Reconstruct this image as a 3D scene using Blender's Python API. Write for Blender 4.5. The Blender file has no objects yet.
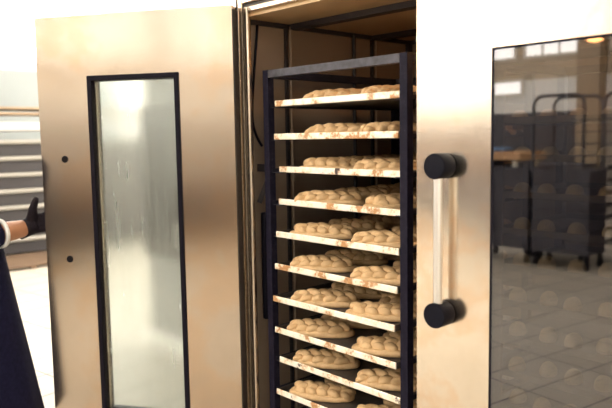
import bpy, bmesh, math, random
from mathutils import Vector, Matrix
random.seed(7)
S = bpy.context.scene
COL = S.collection
PI = math.pi
V = Vector

# ------------------------------------------------------------------ materials
def mat(name):
    m = bpy.data.materials.new(name); m.use_nodes = True
    nt = m.node_tree; b = nt.nodes['Principled BSDF']
    return m, nt, b

def N(nt, typ, **kw):
    n = nt.nodes.new(typ)
    for k, v in kw.items():
        if k.startswith('i_'):
            key = k[2:]
            key = int(key) if key.isdigit() else key.replace('_', ' ')
            n.inputs[key].default_value = v
        else:
            setattr(n, k, v)
    return n

def coords(nt, scale=(1, 1, 1), rot=(0, 0, 0), loc=(0, 0, 0), kind='Object'):
    tc = N(nt, 'ShaderNodeTexCoord'); mp = N(nt, 'ShaderNodeMapping')
    mp.inputs['Scale'].default_value = scale; mp.inputs['Rotation'].default_value = rot
    mp.inputs['Location'].default_value = loc
    nt.links.new(tc.outputs[kind], mp.inputs['Vector'])
    return mp.outputs['Vector']

def noise(nt, vec, scale, detail=4, rough=0.55):
    n = N(nt, 'ShaderNodeTexNoise'); n.inputs['Scale'].default_value = scale
    n.inputs['Detail'].default_value = detail; n.inputs['Roughness'].default_value = rough
    nt.links.new(vec, n.inputs['Vector']); return n.outputs['Fac']

def ramp(nt, fac, stops):
    r = N(nt, 'ShaderNodeValToRGB'); el = r.color_ramp.elements
    while len(el) < len(stops): el.new(0.5)
    for e, (p, c) in zip(el, stops):
        e.position = p; e.color = (c[0], c[1], c[2], 1) if hasattr(c, '__len__') else (c, c, c, 1)
    nt.links.new(fac, r.inputs['Fac']); return r.outputs['Color']

def bump(nt, b, fac, strength=0.1, dist=0.01):
    n = N(nt, 'ShaderNodeBump'); n.inputs['Strength'].default_value = strength
    n.inputs['Distance'].default_value = dist
    nt.links.new(fac, n.inputs['Height']); nt.links.new(n.outputs['Normal'], b.inputs['Normal'])

def plain(name, col, rough=0.6, metal=0.0, var=0.0, vscale=8.0, bmp=0.0):
    m, nt, b = mat(name)
    b.inputs['Base Color'].default_value = (*col, 1); b.inputs['Roughness'].default_value = rough
    b.inputs['Metallic'].default_value = metal
    if var or bmp:
        f = noise(nt, coords(nt), vscale)
        if var:
            lo = tuple(c*(1-var) for c in col); hi = tuple(min(1, c*(1+var)) for c in col)
            nt.links.new(ramp(nt, f, [(0.3, lo), (0.7, hi)]), b.inputs['Base Color'])
        if bmp: bump(nt, b, f, bmp, 0.003)
    return m

def steel(name, stops, rough, rvar=0.05, streak=0.05, mscale=2.2):
    """Worn brushed stainless steel: mottled tint, fine vertical grain."""
    m, nt, b = mat(name)
    b.inputs['Metallic'].default_value = 1
    v = coords(nt)
    mott = noise(nt, v, mscale, 6, 0.6)
    nt.links.new(ramp(nt, mott, stops), b.inputs['Base Color'])
    grain = noise(nt, coords(nt, (140, 140, 2.2)), 1.0, 2)
    r = ramp(nt, mott, [(0.3, rough-rvar), (0.7, rough+rvar)])
    nt.links.new(r, b.inputs['Roughness'])
    bump(nt, b, grain, streak, 0.0006)
    return m

M = {}
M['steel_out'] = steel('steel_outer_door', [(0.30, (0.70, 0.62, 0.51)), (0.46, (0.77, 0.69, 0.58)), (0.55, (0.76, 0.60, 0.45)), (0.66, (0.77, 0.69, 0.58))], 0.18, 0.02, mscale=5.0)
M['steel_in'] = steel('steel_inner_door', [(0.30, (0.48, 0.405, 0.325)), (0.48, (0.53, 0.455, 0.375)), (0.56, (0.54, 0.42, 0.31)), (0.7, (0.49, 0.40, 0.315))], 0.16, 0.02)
M['steel_bright'] = steel('steel_bright', [(0.3, (0.58, 0.49, 0.40)), (0.7, (0.66, 0.57, 0.47))], 0.24)
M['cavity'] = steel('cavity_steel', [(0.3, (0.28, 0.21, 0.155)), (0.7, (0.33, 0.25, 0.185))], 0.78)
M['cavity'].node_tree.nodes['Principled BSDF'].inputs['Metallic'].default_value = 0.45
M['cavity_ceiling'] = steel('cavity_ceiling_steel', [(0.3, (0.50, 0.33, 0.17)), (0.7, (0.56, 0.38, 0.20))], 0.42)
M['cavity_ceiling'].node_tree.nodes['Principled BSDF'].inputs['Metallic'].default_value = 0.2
M['cavity_dark'] = plain('cavity_dark_rail', (0.035, 0.030, 0.034), 0.5, 0.3)
M['gasket'] = plain('black_rubber', (0.007, 0.006, 0.011), 0.45)
M['rubber'] = plain('dark_gasket', (0.035, 0.026, 0.022), 0.55)
M['knob'] = plain('black_plastic', (0.006, 0.006, 0.011), 0.45, 0, 0.1, 60)
M['hole'] = plain('black_bolt', (0.010, 0.009, 0.010), 0.4)
M['chrome'] = plain('satin_bar', (0.80, 0.78, 0.76), 0.34, 1.0)
for k_, v_ in (('knob', 0.08), ('gasket', 0.08), ('hole', 0.08)): M[k_].node_tree.nodes['Principled BSDF'].inputs['Specular IOR Level'].default_value = v_

# rack paint: chalky worn dark navy-grey
m, nt, b = mat('rack_paint'); v = coords(nt)
f = noise(nt, v, 45, 6, 0.7)
nt.links.new(ramp(nt, f, [(0.40, (0.008, 0.007, 0.016)), (0.62, (0.015, 0.013, 0.024)), (0.76, (0.070, 0.065, 0.085))]), b.inputs['Base Color'])
b.inputs['Roughness'].default_value = 0.55
M['rack'] = m
M['rack_worn'] = plain('rack_worn_grey', (0.030, 0.028, 0.038), 0.5, 0, 0.75, 34)
M['rack_dark'] = plain('rack_angle_dark', (0.022, 0.020, 0.028), 0.55, 0, 0.25, 30)  # dark grey of the side bars and runners

# tray edge: cream worn metal with rust and black chips
m, nt, b = mat('tray_edge')
oi = N(nt, 'ShaderNodeObjectInfo'); tc = N(nt, 'ShaderNodeTexCoord')
add = N(nt, 'ShaderNodeVectorMath', operation='MULTIPLY_ADD')
add.inputs[1].default_value = (1, 1, 1)
mul = N(nt, 'ShaderNodeMath', operation='MULTIPLY'); mul.inputs[1].default_value = 60
nt.links.new(oi.outputs['Random'], mul.inputs[0])
nt.links.new(tc.outputs['Object'], add.inputs[0]); nt.links.new(mul.outputs[0], add.inputs[2])
vec = add.outputs[0]
f1 = noise(nt, vec, 15, 8, 0.66)
c1 = ramp(nt, f1, [(0.45, (0.90, 0.84, 0.73)), (0.535, (0.84, 0.72, 0.54)), (0.595, (0.46, 0.22, 0.08)), (0.70, (0.58, 0.34, 0.15))])
f2 = noise(nt, vec, 14, 4, 0.6)
c2 = ramp(nt, f2, [(0.66, 0.0), (0.70, 1.0)])
mx = N(nt, 'ShaderNodeMixRGB'); nt.links.new(c2, mx.inputs['Fac']); nt.links.new(c1, mx.inputs['Color1'])
mx.inputs['Color2'].default_value = (0.07, 0.045, 0.04, 1)
nt.links.new(mx.outputs[0], b.inputs['Base Color'])
b.inputs['Roughness'].default_value = 0.42; b.inputs['Metallic'].default_value = 0.15
M['tray_edge'] = m
m, nt, b = mat('tray_sheet')
f1 = noise(nt, coords(nt), 14, 5, 0.6)
nt.links.new(ramp(nt, f1, [(0.35, (0.055, 0.047, 0.042)), (0.65, (0.11, 0.09, 0.075))]), b.inputs['Base Color'])
b.inputs['Roughness'].default_value = 0.45; b.inputs['Metallic'].default_value = 0.4
M['tray_sheet'] = m

# dough
m, nt, b = mat('dough')
f1 = noise(nt, coords(nt), 55, 4, 0.6)
nt.links.new(ramp(nt, f1, [(0.3, (0.56, 0.355, 0.165)), (0.7, (0.68, 0.455, 0.235))]), b.inputs['Base Color'])
b.inputs['Roughness'].default_value = 0.62
b.inputs['Subsurface Weight'].default_value = 0.0
bump(nt, b, noise(nt, coords(nt), 260, 3), 0.12, 0.002)
M['dough'] = m
M['bun'] = plain('bun_dough', (0.70, 0.56, 0.36), 0.6, 0, 0.06, 40)

# glass of the right door: dark tinted pane, mirror-like surface
m, nt, b = mat('dark_glass'); nt.nodes.remove(b)
out = nt.nodes['Material Output']
tr = N(nt, 'ShaderNodeBsdfTransparent'); tr.inputs[0].default_value = (0.48, 0.45, 0.39, 1)
gl = N(nt, 'ShaderNodeBsdfGlossy'); gl.inputs['Roughness'].default_value = 0.02; gl.inputs['Color'].default_value = (0.95, 0.95, 1.0, 1)
fr = N(nt, 'ShaderNodeFresnel'); ge = N(nt, 'ShaderNodeNewGeometry'); mi = N(nt, 'ShaderNodeMix'); mi.data_type = 'FLOAT'
mi.inputs[2].default_value = 2.2; mi.inputs[3].default_value = 1/2.2
nt.links.new(ge.outputs['Backfacing'], mi.inputs[0]); nt.links.new(mi.outputs[0], fr.inputs['IOR'])
mxs = N(nt, 'ShaderNodeMixShader'); nt.links.new(fr.outputs[0], mxs.inputs[0])
nt.links.new(tr.outputs[0], mxs.inputs[1]); nt.links.new(gl.outputs[0], mxs.inputs[2]); nt.links.new(mxs.outputs[0], out.inputs[0])
M['dark_glass'] = m
# steamed-up pane of the left door
m, nt, b = mat('misted_glass'); nt.nodes.remove(b)
out = nt.nodes['Material Output']
tl = N(nt, 'ShaderNodeBsdfRefraction'); tl.inputs['IOR'].default_value = 1.22
tl.inputs['Color'].default_value = (0.80, 0.84, 0.84, 1)
stre = noise(nt, coords(nt, (60, 60, 3)), 1.0, 4)
fog = noise(nt, coords(nt), 3.0, 4)
mr = N(nt, 'ShaderNodeMath', operation='MULTIPLY'); nt.links.new(stre, mr.inputs[0]); nt.links.new(fog, mr.inputs[1])
rr = ramp(nt, mr.outputs[0], [(0.15, 0.20), (0.40, 0.28)])
nt.links.new(rr, tl.inputs['Roughness'])
gl = N(nt, 'ShaderNodeBsdfGlossy'); gl.inputs['Roughness'].default_value = 0.16; gl.inputs['Color'].default_value = (0.95, 1.0, 0.96, 1)
df = N(nt, 'ShaderNodeBsdfDiffuse'); df.inputs['Color'].default_value = (0.80, 0.84, 0.78, 1)
mx1 = N(nt, 'ShaderNodeMixShader'); mx1.inputs[0].default_value = 0.16
nt.links.new(tl.outputs[0], mx1.inputs[1]); nt.links.new(gl.outputs[0], mx1.inputs[2])
mx2 = N(nt, 'ShaderNodeMixShader')
nt.links.new(ramp(nt, stre, [(0.35, 0.03), (0.70, 0.10)]), mx2.inputs[0])
nt.links.new(mx1.outputs[0], mx2.inputs[1]); nt.links.new(df.outputs[0], mx2.inputs[2])
nt.links.new(mx2.outputs[0], out.inputs[0])
M['misted'] = m

# room
m, nt, b = mat('floor_tiles')
br = N(nt, 'ShaderNodeTexBrick'); br.offset = 0.0
nt.links.new(coords(nt, (1, 1, 1), (0, 0, math.radians(-8.5)), (0.30, 0.12, 0)), br.inputs['Vector'])
br.inputs['Scale'].default_value = 1; br.inputs['Brick Width'].default_value = 0.335; br.inputs['Row Height'].default_value = 0.60
br.inputs['Mortar Size'].default_value = 0.0065; br.inputs['Mortar Smooth'].default_value = 0.1
br.inputs['Color1'].default_value = (0.42, 0.37, 0.30, 1); br.inputs['Color2'].default_value = (0.46, 0.41, 0.34, 1)
br.inputs['Mortar'].default_value = (0.09, 0.075, 0.065, 1)
mx = N(nt, 'ShaderNodeMixRGB'); mx.blend_type = 'MULTIPLY'; mx.inputs['Fac'].default_value = 0.35
nt.links.new(br.outputs['Color'], mx.inputs['Color1'])
nt.links.new(ramp(nt, noise(nt, coords(nt), 1.2, 5), [(0.3, 0.7), (0.7, 1.0)]), mx.inputs['Color2'])
nt.links.new(mx.outputs[0], b.inputs['Base Color']); b.inputs['Roughness'].default_value = 0.45
M['floor'] = m
M['white'] = plain('white_plaster', (0.84, 0.81, 0.75), 0.8, 0, 0.03, 2)
M['ceiling'] = plain('white_ceiling', (0.80, 0.78, 0.73), 0.9, 0, 0.03, 2)
M['grey_wall'] = plain('grey_partition', (0.20, 0.205, 0.20), 0.8, 0, 0.05, 2)
M['blue_grey'] = plain('pale_panel', (0.215, 0.235, 0.23), 0.7, 0, 0.03, 2)
M['skirting'] = plain('white_skirting', (0.85, 0.83, 0.78), 0.5)
# front wall: dark tiled dado, white band, brick above
m, nt, b = mat('front_wall')
tc = N(nt, 'ShaderNodeTexCoord'); sx = N(nt, 'ShaderNodeSeparateXYZ'); nt.links.new(tc.outputs['Object'], sx.inputs[0])
def step(z):
    g = N(nt, 'ShaderNodeMath', operation='GREATER_THAN'); g.inputs[1].default_value = z
    nt.links.new(sx.outputs['Z'], g.inputs[0]); return g.outputs[0]
br = N(nt, 'ShaderNodeTexBrick'); cmb = N(nt, 'ShaderNodeCombineXYZ')
nt.links.new(sx.outputs['X'], cmb.inputs[0]); nt.links.new(sx.outputs['Z'], cmb.inputs[1]); nt.links.new(cmb.outputs[0], br.inputs['Vector'])
br.inputs['Scale'].default_value = 1; br.inputs['Brick Width'].default_value = 0.4; br.inputs['Row Height'].default_value = 0.12; br.inputs['Mortar Size'].default_value = 0.008
br.inputs['Color1'].default_value = (0.44, 0.35, 0.24, 1); br.inputs['Color2'].default_value = (0.52, 0.42, 0.30, 1); br.inputs['Mortar'].default_value = (0.40, 0.33, 0.25, 1)
a1 = N(nt, 'ShaderNodeMixRGB'); nt.links.new(step(1.90), a1.inputs[0])
dx = N(nt, 'ShaderNodeMath', operation='GREATER_THAN'); dx.inputs[1].default_value = -5.3; nt.links.new(sx.outputs['X'], dx.inputs[0])
a0 = N(nt, 'ShaderNodeMixRGB'); nt.links.new(dx.outputs[0], a0.inputs[0]); a0.inputs[1].default_value = (0.060, 0.056, 0.066, 1); a0.inputs[2].default_value = (0.34, 0.30, 0.26, 1)
nt.links.new(a0.outputs[0], a1.inputs[1]); a1.inputs[2].default_value = (0.80, 0.78, 0.74, 1)
a2 = N(nt, 'ShaderNodeMixRGB'); nt.links.new(step(2.52), a2.inputs[0]); nt.links.new(a1.outputs[0], a2.inputs[1]); nt.links.new(br.outputs['Color'], a2.inputs[2])
nt.links.new(a2.outputs[0], b.inputs['Base Color']); b.inputs['Roughness'].default_value = 0.6
M['front_wall'] = m

def emit(name, col, s):
    m, nt, b = mat(name)
    b.inputs['Base Color'].default_value = (*[0.6*c for c in col], 1)
    b.inputs['Emission Color'].default_value = (*col, 1); b.inputs['Emission Strength'].default_value = s
    return m
DAY = 7.0
M['daylight'] = emit('daylit_window_pane', (1.0, 0.96, 0.90), DAY)
M['daylight_soft'] = emit('shaded_window_pane', (1.0, 0.97, 0.92), 2.7)
M['daylight_left'] = emit('daylit_side_window_pane', (1.0, 0.97, 0.92), 24.0)
M['fill_panel'] = emit('fill_panel_glow', (1.0, 0.96, 0.90), 16.0)  # glow of the added ceiling fill panels
M['lamp_warm'] = emit('warm_lamp_glass', (1.0, 0.52, 0.20), 30.0)
M['lamp_orange'] = emit('orange_bulb', (1.0, 0.45, 0.15), 30.0)
M['winframe'] = plain('window_frame_paint', (0.70, 0.66, 0.58), 0.5)
M['column'] = plain('brown_column', (0.30, 0.22, 0.14), 0.6, 0, 0.1, 3)

m, nt, b = mat('wood')
f1 = noise(nt, coords(nt, (1.2, 14, 14)), 2.0, 6)
nt.links.new(ramp(nt, f1, [(0.3, (0.36, 0.19, 0.085)), (0.7, (0.54, 0.31, 0.15))]), b.inputs['Base Color'])
b.inputs['Roughness'].default_value = 0.5
M['wood'] = m
M['dark_box_grey'] = plain('charcoal_box', (0.018, 0.018, 0.021), 0.6)
M['slat_brown'] = plain('brown_slat', (0.115, 0.068, 0.036), 0.7, 0, 0.2, 3)
M['dark_wood'] = plain('dark_brown_wood', (0.075, 0.040, 0.022), 0.55, 0, 0.2, 4)
M['dark_crate'] = plain('dark_crate_plastic', (0.035, 0.032, 0.045), 0.5, 0, 0.2, 6)
M['tube_dark'] = plain('dark_tube', (0.05, 0.05, 0.06), 0.4, 0.4)
M['pale_metal'] = plain('pale_metal', (0.62, 0.58, 0.50), 0.45, 0.2)
M['shelf_bar'] = plain('pale_shelf_edge', (0.27, 0.25, 0.215), 0.45)
M['shelf_dark'] = plain('dark_pan_stock', (0.032, 0.027, 0.027), 0.6, 0.2)
M['shelf_brown'] = plain('brown_top_rail', (0.30, 0.20, 0.11), 0.5)
M['shelf_grey'] = plain('grey_shelf_board', (0.46, 0.44, 0.42), 0.6)
M['blue_cloth'] = plain('blue_plastic', (0.10, 0.20, 0.36), 0.6)
M['skin'] = plain('skin', (0.46, 0.22, 0.12), 0.5, 0, 0.06, 30)
M['hair'] = plain('dark_hair', (0.030, 0.020, 0.014), 0.5)
M['shirt'] = plain('white_cotton', (0.82, 0.82, 0.82), 0.85, 0, 0.03, 20)
M['glove'] = plain('black_glove_fabric', (0.014, 0.010, 0.014), 0.7, 0, 0.3, 120, 0.3)
M['eye'] = plain('eye_dark', (0.02, 0.02, 0.02), 0.2)
M['shoe'] = plain('black_shoe', (0.02, 0.02, 0.022), 0.5)
m, nt, b = mat('navy_apron')
f1 = noise(nt, coords(nt), 60, 5)
nt.links.new(ramp(nt, f1, [(0.3, (0.007, 0.007, 0.024)), (0.7, (0.013, 0.013, 0.040))]), b.inputs['Base Color'])
b.inputs['Roughness'].default_value = 0.85
M['apron'] = m
for k_ in ('rack', 'rack_dark'): M[k_].node_tree.nodes['Principled BSDF'].inputs['Specular IOR Level'].default_value = 0.10
for k_ in ('glove', 'apron'): M[k_].node_tree.nodes['Principled BSDF'].inputs['Specular IOR Level'].default_value = 0.12
M['trousers'] = plain('dark_trousers', (0.016, 0.017, 0.026), 0.85)

# ------------------------------------------------------------------ mesh helpers (world coordinates)
ORIG = {}
def origin(o):
    return ORIG.get(o.name, V((0, 0, 0)))

def link(name, me, m, parent):
    o = bpy.data.objects.new(name, me); COL.objects.link(o)
    if m is not None: me.materials.append(m)
    if parent is not None:
        o.parent = parent
        ORIG[o.name] = origin(parent)
    else:
        ORIG[o.name] = V((0, 0, 0))
    return o

def obj(name, bm, m, parent=None, smooth=False):
    """bmesh in world coordinates -> ONE mesh object (child meshes are stored relative to the thing's base)."""
    if parent is not None:
        bmesh.ops.translate(bm, verts=bm.verts, vec=-origin(parent))
    bmesh.ops.recalc_face_normals(bm, faces=bm.faces)
    me = bpy.data.meshes.new(name); bm.to_mesh(me); bm.free()
    if smooth:
        for p in me.polygons: p.use_smooth = True
        me.set_sharp_from_angle(angle=math.radians(50))
    return link(name, me, m, parent)

def thing(name, label, cat, loc=(0, 0, 0), group=None):
    o = bpy.data.objects.new(name, None); COL.objects.link(o)
    o.location = loc; o.empty_display_size = 0.1
    ORIG[o.name] = V(loc)
    return tag(o, label, cat, group)

def tag(o, label, cat, group=None):
    o['label'] = label; o['category'] = cat
    if group: o['group'] = group
    return o

def struct(name, bm, m, smooth=False):
    o = obj(name, bm, m, None, smooth); o['kind'] = 'structure'; return o

def ident(p): return p

def box(bm, lo, hi, f=ident, bev=0.0, seg=2):
    b2 = bmesh.new()
    vs = [b2.verts.new((x, y, z)) for x in (lo[0], hi[0]) for y in (lo[1], hi[1]) for z in (lo[2], hi[2])]
    for q in ((0, 1, 3, 2), (4, 6, 7, 5), (0, 4, 5, 1), (2, 3, 7, 6), (0, 2, 6, 4), (1, 5, 7, 3)):
        b2.faces.new([vs[i] for i in q])
    if bev > 0:
        bmesh.ops.bevel(b2, geom=b2.edges[:], offset=bev, segments=seg, profile=0.5, affect='EDGES')
    for v in b2.verts: v.co = V(f(v.co))
    me = bpy.data.meshes.new('t'); b2.to_mesh(me); b2.free(); bm.from_mesh(me); bpy.data.meshes.remove(me)
    return bm

def nb(): return bmesh.new()

def tube(bm, pts, rad, seg=12, caps=True, flat=1.0):
    """swept tube along points; rad is a number or one per point"""
    pts = [V(p) for p in pts]; n = len(pts)
    rads = rad if hasattr(rad, '__len__') else [rad]*n
    rings = []; prev = None
    for i, p in enumerate(pts):
        t = (pts[min(i+1, n-1)] - pts[max(i-1, 0)]).normalized()
        if prev is None:
            a = V((0, 0, 1)) if abs(t.z) < 0.9 else V((1, 0, 0))
            u = t.cross(a).normalized()
        else:
            u = (prev - t*prev.dot(t)).normalized()
        prev = u; w = t.cross(u)
        rings.append([bm.verts.new(p + (u*math.cos(2*PI*k/seg) + w*math.sin(2*PI*k/seg)*flat)*rads[i]) for k in range(seg)])
    for a, b in zip(rings, rings[1:]):
        for k in range(seg):
            bm.faces.new((a[k], a[(k+1) % seg], b[(k+1) % seg], b[k]))
    if caps:
        bm.faces.new(rings[0][::-1]); bm.faces.new(rings[-1])
    return bm

def cyl(bm, p0, p1, r, seg=20, bev=0.0):
    p0, p1 = V(p0), V(p1); d = (p1-p0).normalized()
    if bev:
        return tube(bm, [p0, p0+d*1e-4, p0+d*bev*0.3, p0+d*bev, p1-d*bev, p1-d*bev*0.3, p1-d*1e-4, p1],
                    [r-bev, r-bev, r-bev*0.3, r, r, r-bev*0.3, r-bev, r-bev], seg)
    return tube(bm, [p0, p1], r, seg)

def ellipsoid(bm, c, r, seg=16, rings=10, rot=None):
    m4 = Matrix.Translation(V(c)) @ (rot.to_4x4() if rot else Matrix()) @ Matrix.Diagonal((r[0], r[1], r[2], 1))
    bmesh.ops.create_uvsphere(bm, u_segments=seg, v_segments=rings, radius=1, matrix=m4)
    return bm

def remeshed(name, bm, voxel, m, parent, smooth_it=6):
    """join overlapping lumps into one continuous skin"""
    bmesh.ops.translate(bm, verts=bm.verts, vec=-origin(parent))
    bmesh.ops.recalc_face_normals(bm, faces=bm.faces)
    me = bpy.data.meshes.new('tmp'); bm.to_mesh(me); bm.free()
    o = bpy.data.objects.new('tmp', me); COL.objects.link(o)
    r = o.modifiers.new('r', 'REMESH'); r.mode = 'VOXEL'; r.voxel_size = voxel; r.use_smooth_shade = True
    s = o.modifiers.new('s', 'SMOOTH'); s.factor = 0.5; s.iterations = smooth_it
    dg = bpy.context.evaluated_depsgraph_get(); dg.update()
    me2 = bpy.data.meshes.new_from_object(o.evaluated_get(dg))
    bpy.data.objects.remove(o); bpy.data.meshes.remove(me)
    me2.name = name; me2.materials.clear()
    for p in me2.polygons: p.use_smooth = True
    return link(name, me2, m, parent)

def copy_tree(o, loc=None, rotz=None, parent=None):
    c = o.copy(); COL.objects.link(c)
    if parent is not None: c.parent = parent
    if loc is not None: c.location = loc
    if rotz is not None: c.rotation_euler = (0, 0, rotz)
    for ch in list(o.children): copy_tree(ch, parent=c)
    return c

ORDS = ['first', 'second', 'third', 'fourth', 'fifth', 'sixth', 'seventh', 'eighth', 'ninth', 'tenth', 'eleventh', 'twelfth', 'thirteenth']
def lvl(k): return 'top tray' if k == 0 else ORDS[k] + ' tray from the top'

# ------------------------------------------------------------------ camera
FPX = 678.44
yaw, pit, roll = [math.radians(a) for a in (47.03195, 5.62354, -0.94542)]
EYE = V((0, 0, 1.5))
fw = V((-math.sin(yaw), math.cos(yaw), 0)); rt = V((math.cos(yaw), math.sin(yaw), 0)); up = V((0, 0, 1))
F = fw*math.cos(pit) - up*math.sin(pit); U0 = up*math.cos(pit) + fw*math.sin(pit)
R = rt*math.cos(roll) + U0*math.sin(roll); U = -rt*math.sin(roll) + U0*math.cos(roll)
cd = bpy.data.cameras.new('camera'); cam = bpy.data.objects.new('camera', cd); COL.objects.link(cam)
mw = Matrix.Identity(4)
for i in range(3):
    mw[i][0], mw[i][1], mw[i][2], mw[i][3] = R[i], U[i], -F[i], EYE[i]
cam.matrix_world = mw
cd.sensor_fit = 'HORIZONTAL'; cd.sensor_width = 36; cd.lens = FPX/612*36
cd.clip_start = 0.05; cd.clip_end = 100
cd.dof.use_dof = True; cd.dof.focus_distance = 2.4; cd.dof.aperture_fstop = 2.6
S.camera = cam
def pt(px, py, z):
    return EYE + (F + R*((px-306)/FPX) - U*((py-204)/FPX))*z

# ------------------------------------------------------------------ the room
X0, X1, Y0, Y1, ZC = -11.0, 5.0, -9.0, 9.0, 4.2
struct('floor', box(nb(), (X0, Y0, -0.1), (X1, Y1, 0)), M['floor'])
struct('ceiling', box(nb(), (X0, Y0, ZC), (X1, Y1, ZC+0.1)), M['ceiling'])
struct('wall_back', box(nb(), (X0, Y1, 0), (X1, Y1+0.1, ZC)), M['white'])
struct('wall_right', box(nb(), (X1, Y0, 0), (X1+0.1, Y1, ZC)), M['white'])
struct('wall_left', box(nb(), (X0-0.1, Y0, 0), (X0, Y1, ZC)), M['white'])
struct('wall_front', box(nb(), (X0, Y0-0.1, 0), (X1, Y0, ZC)), M['front_wall'])
struct('wall_side', box(nb(), (-4.43, 2.53, 0), (-2.37, 2.68, 2.25)), M['grey_wall'])
struct('baseboard_side', box(nb(), (-4.45, 2.51, 0), (-2.37, 2.53, 0.09)), M['skirting'])
wn = [0]
def window(lo, hi, axis, m, nx, nz, inward):
    """lit window on a wall: pane set in a frame with glazing bars. axis 'y' -> on a wall of constant y"""
    wn[0] += 1
    a0, a1, z0, z1, w = lo[0], hi[0], lo[1], hi[1], lo[2]
    def P(a, d, z): return (a, w+inward*d, z) if axis == 'y' else (w+inward*d, a, z)
    def bx(bm, a, b, d0, d1, za, zb):
        p, q = P(a, d0, za), P(b, d1, zb)
        return box(bm, [min(x, y) for x, y in zip(p, q)], [max(x, y) for x, y in zip(p, q)])
    o = struct('window_%d' % wn[0], bx(nb(), a0, a1, 0.004, 0.02, z0, z1), m)
    fbm = nb(); t = 0.05
    bx(fbm, a0-t, a0, 0, 0.06, z0-t, z1+t); bx(fbm, a1, a1+t, 0, 0.06, z0-t, z1+t)
    bx(fbm, a0, a1, 0, 0.06, z0-t, z0); bx(fbm, a0, a1, 0, 0.06, z1, z1+t)
    for i in range(1, nx):
        x = a0+(a1-a0)*i/nx; bx(fbm, x-0.015, x+0.015, 0.0, 0.05, z0, z1)
    for i in range(1, nz):
        z = z0+(z1-z0)*i/nz; bx(fbm, a0, a1, 0.0, 0.045, z-0.012, z+0.012)
    obj('window_frame', fbm, M['winframe'], o)
    return o
for xa, xb in ((-10.6, -8.8), (-8.6, -7.0), (-6.75, -5.75), (-5.1, -3.3), (-3.0, -1.2), (-0.9, 0.9), (1.2, 3.0)):
    window((xa, 2.97, Y0), (xb, 4.05, Y0), 'y', M['daylight' if xb < -5.5 else 'daylight_soft'], 3, 2, 1)
window((-10.4, 2.28, Y0), (-6.85, 2.50, Y0), 'y', M['daylight'], 6, 1, 1)
for ya, yb in ((2.6, 5.6), (-1.6, 1.4), (-6.2, -3.2)):
    window((ya, 2.75, X0), (yb, 4.05, X0), 'x', M['daylight_left'], 3, 2, 1)
for xa, xb in ((-10.2, -7.4), (-7.0, -4.2), (-3.8, -1.0)):  # back wall windows, added to brighten the left floor and shelving
    window((xa, 0.9, Y1), (xb, 4.0, Y1), 'y', M['daylight_left'], 3, 3, -1)
struct('wall_panel', box(nb(), (X0, 2.6, 1.5), (X0+0.03, 5.8, 2.62)), M['blue_grey'])
struct('trim_1', box(nb(), (-5.62, Y0, 0), (-5.22, Y0+0.3, ZC)), M['column'])
struct('trim_2', box(nb(), (-3.2, -7.2, ZC-0.45), (-3.0, Y1, ZC)), M['ceiling'])
struct('trim_3', box(nb(), (-8.2, -7.2, ZC-0.45), (-8.0, Y1, ZC)), M['ceiling'])

first = None
for iy, y in enumerate((-7.0, -4.2, -1.4, 4.0, 6.6)):  # grid of panels added overhead to fill the room with light
    for ix, x in enumerate((-9.4, -6.4, -3.9, -1.0, 2.2)):
        if first is None:
            first = thing('ceiling_fill', '-', 'light', (x, y, ZC), 'added fill panels on the ceiling')
            bm = nb()
            for lo, hi in (((-1.15, -0.5), (1.15, -0.46)), ((-1.15, 0.46), (1.15, 0.5)), ((-1.15, -0.46), (-1.11, 0.46)), ((1.11, -0.46), (1.15, 0.46))):
                box(bm, (x+lo[0], y+lo[1], ZC-0.07), (x+hi[0], y+hi[1], ZC))
            obj('frame', bm, M['winframe'], first)
            obj('diffuser', box(nb(), (x-1.11, y-0.46, ZC-0.06), (x+1.11, y+0.46, ZC-0.05)), M['fill_panel'], first)
            o = first
        else: o = copy_tree(first, (x, y, ZC))
        tag(o, 'flat white fill panel added on the hall ceiling to brighten the room, out of view', 'light', 'added fill panels on the ceiling')

wc = thing('pane_dark_box', 'added dark grey box, a dark blur through the misted pane of the open door', 'cupboard', (-3.4, 2.53, 0.75))  # dark box added behind the misted pane to darken its right side
obj('carcass', box(nb(), (-3.92, 2.23, 0.75), (-2.95, 2.53, 1.72), bev=0.01), M['dark_box_grey'], wc)
for a, b_ in ((-3.91, -3.44), (-3.43, -2.96)):
    dr = obj('door', box(nb(), (a, 2.21, 0.76), (b_, 2.23, 1.71), bev=0.004), M['dark_box_grey'], wc)
    obj('handle', cyl(nb(), (a+0.42 if a < -3.6 else a+0.05, 2.195, 0.85), (a+0.42 if a < -3.6 else a+0.05, 2.195, 1.0), 0.01, 10), M['chrome'], dr, True)

# ------------------------------------------------------------------ the cabinet
YF = 1.65                                   # front plane of the body
XL, XR, XMID = -2.15, -0.27, -1.21
ZB, ZT = 0.10, 1.965
YB = 2.72
cab = thing('bakery_cabinet', 'tall stainless steel proving cabinet, its left door swung open and right door shut', 'oven', (-1.2, 1.65, 0))
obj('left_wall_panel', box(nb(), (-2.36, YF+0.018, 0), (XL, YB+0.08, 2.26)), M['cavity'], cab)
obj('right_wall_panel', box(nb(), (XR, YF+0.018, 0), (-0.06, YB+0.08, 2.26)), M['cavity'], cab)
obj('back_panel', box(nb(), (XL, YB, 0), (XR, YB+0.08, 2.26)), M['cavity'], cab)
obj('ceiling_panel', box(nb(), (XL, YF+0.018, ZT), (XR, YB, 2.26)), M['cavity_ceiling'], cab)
obj('floor_plate', box(nb(), (XL, YF+0.018, 0.0), (XR, YB, 0.02)), M['cavity'], cab)
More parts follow.
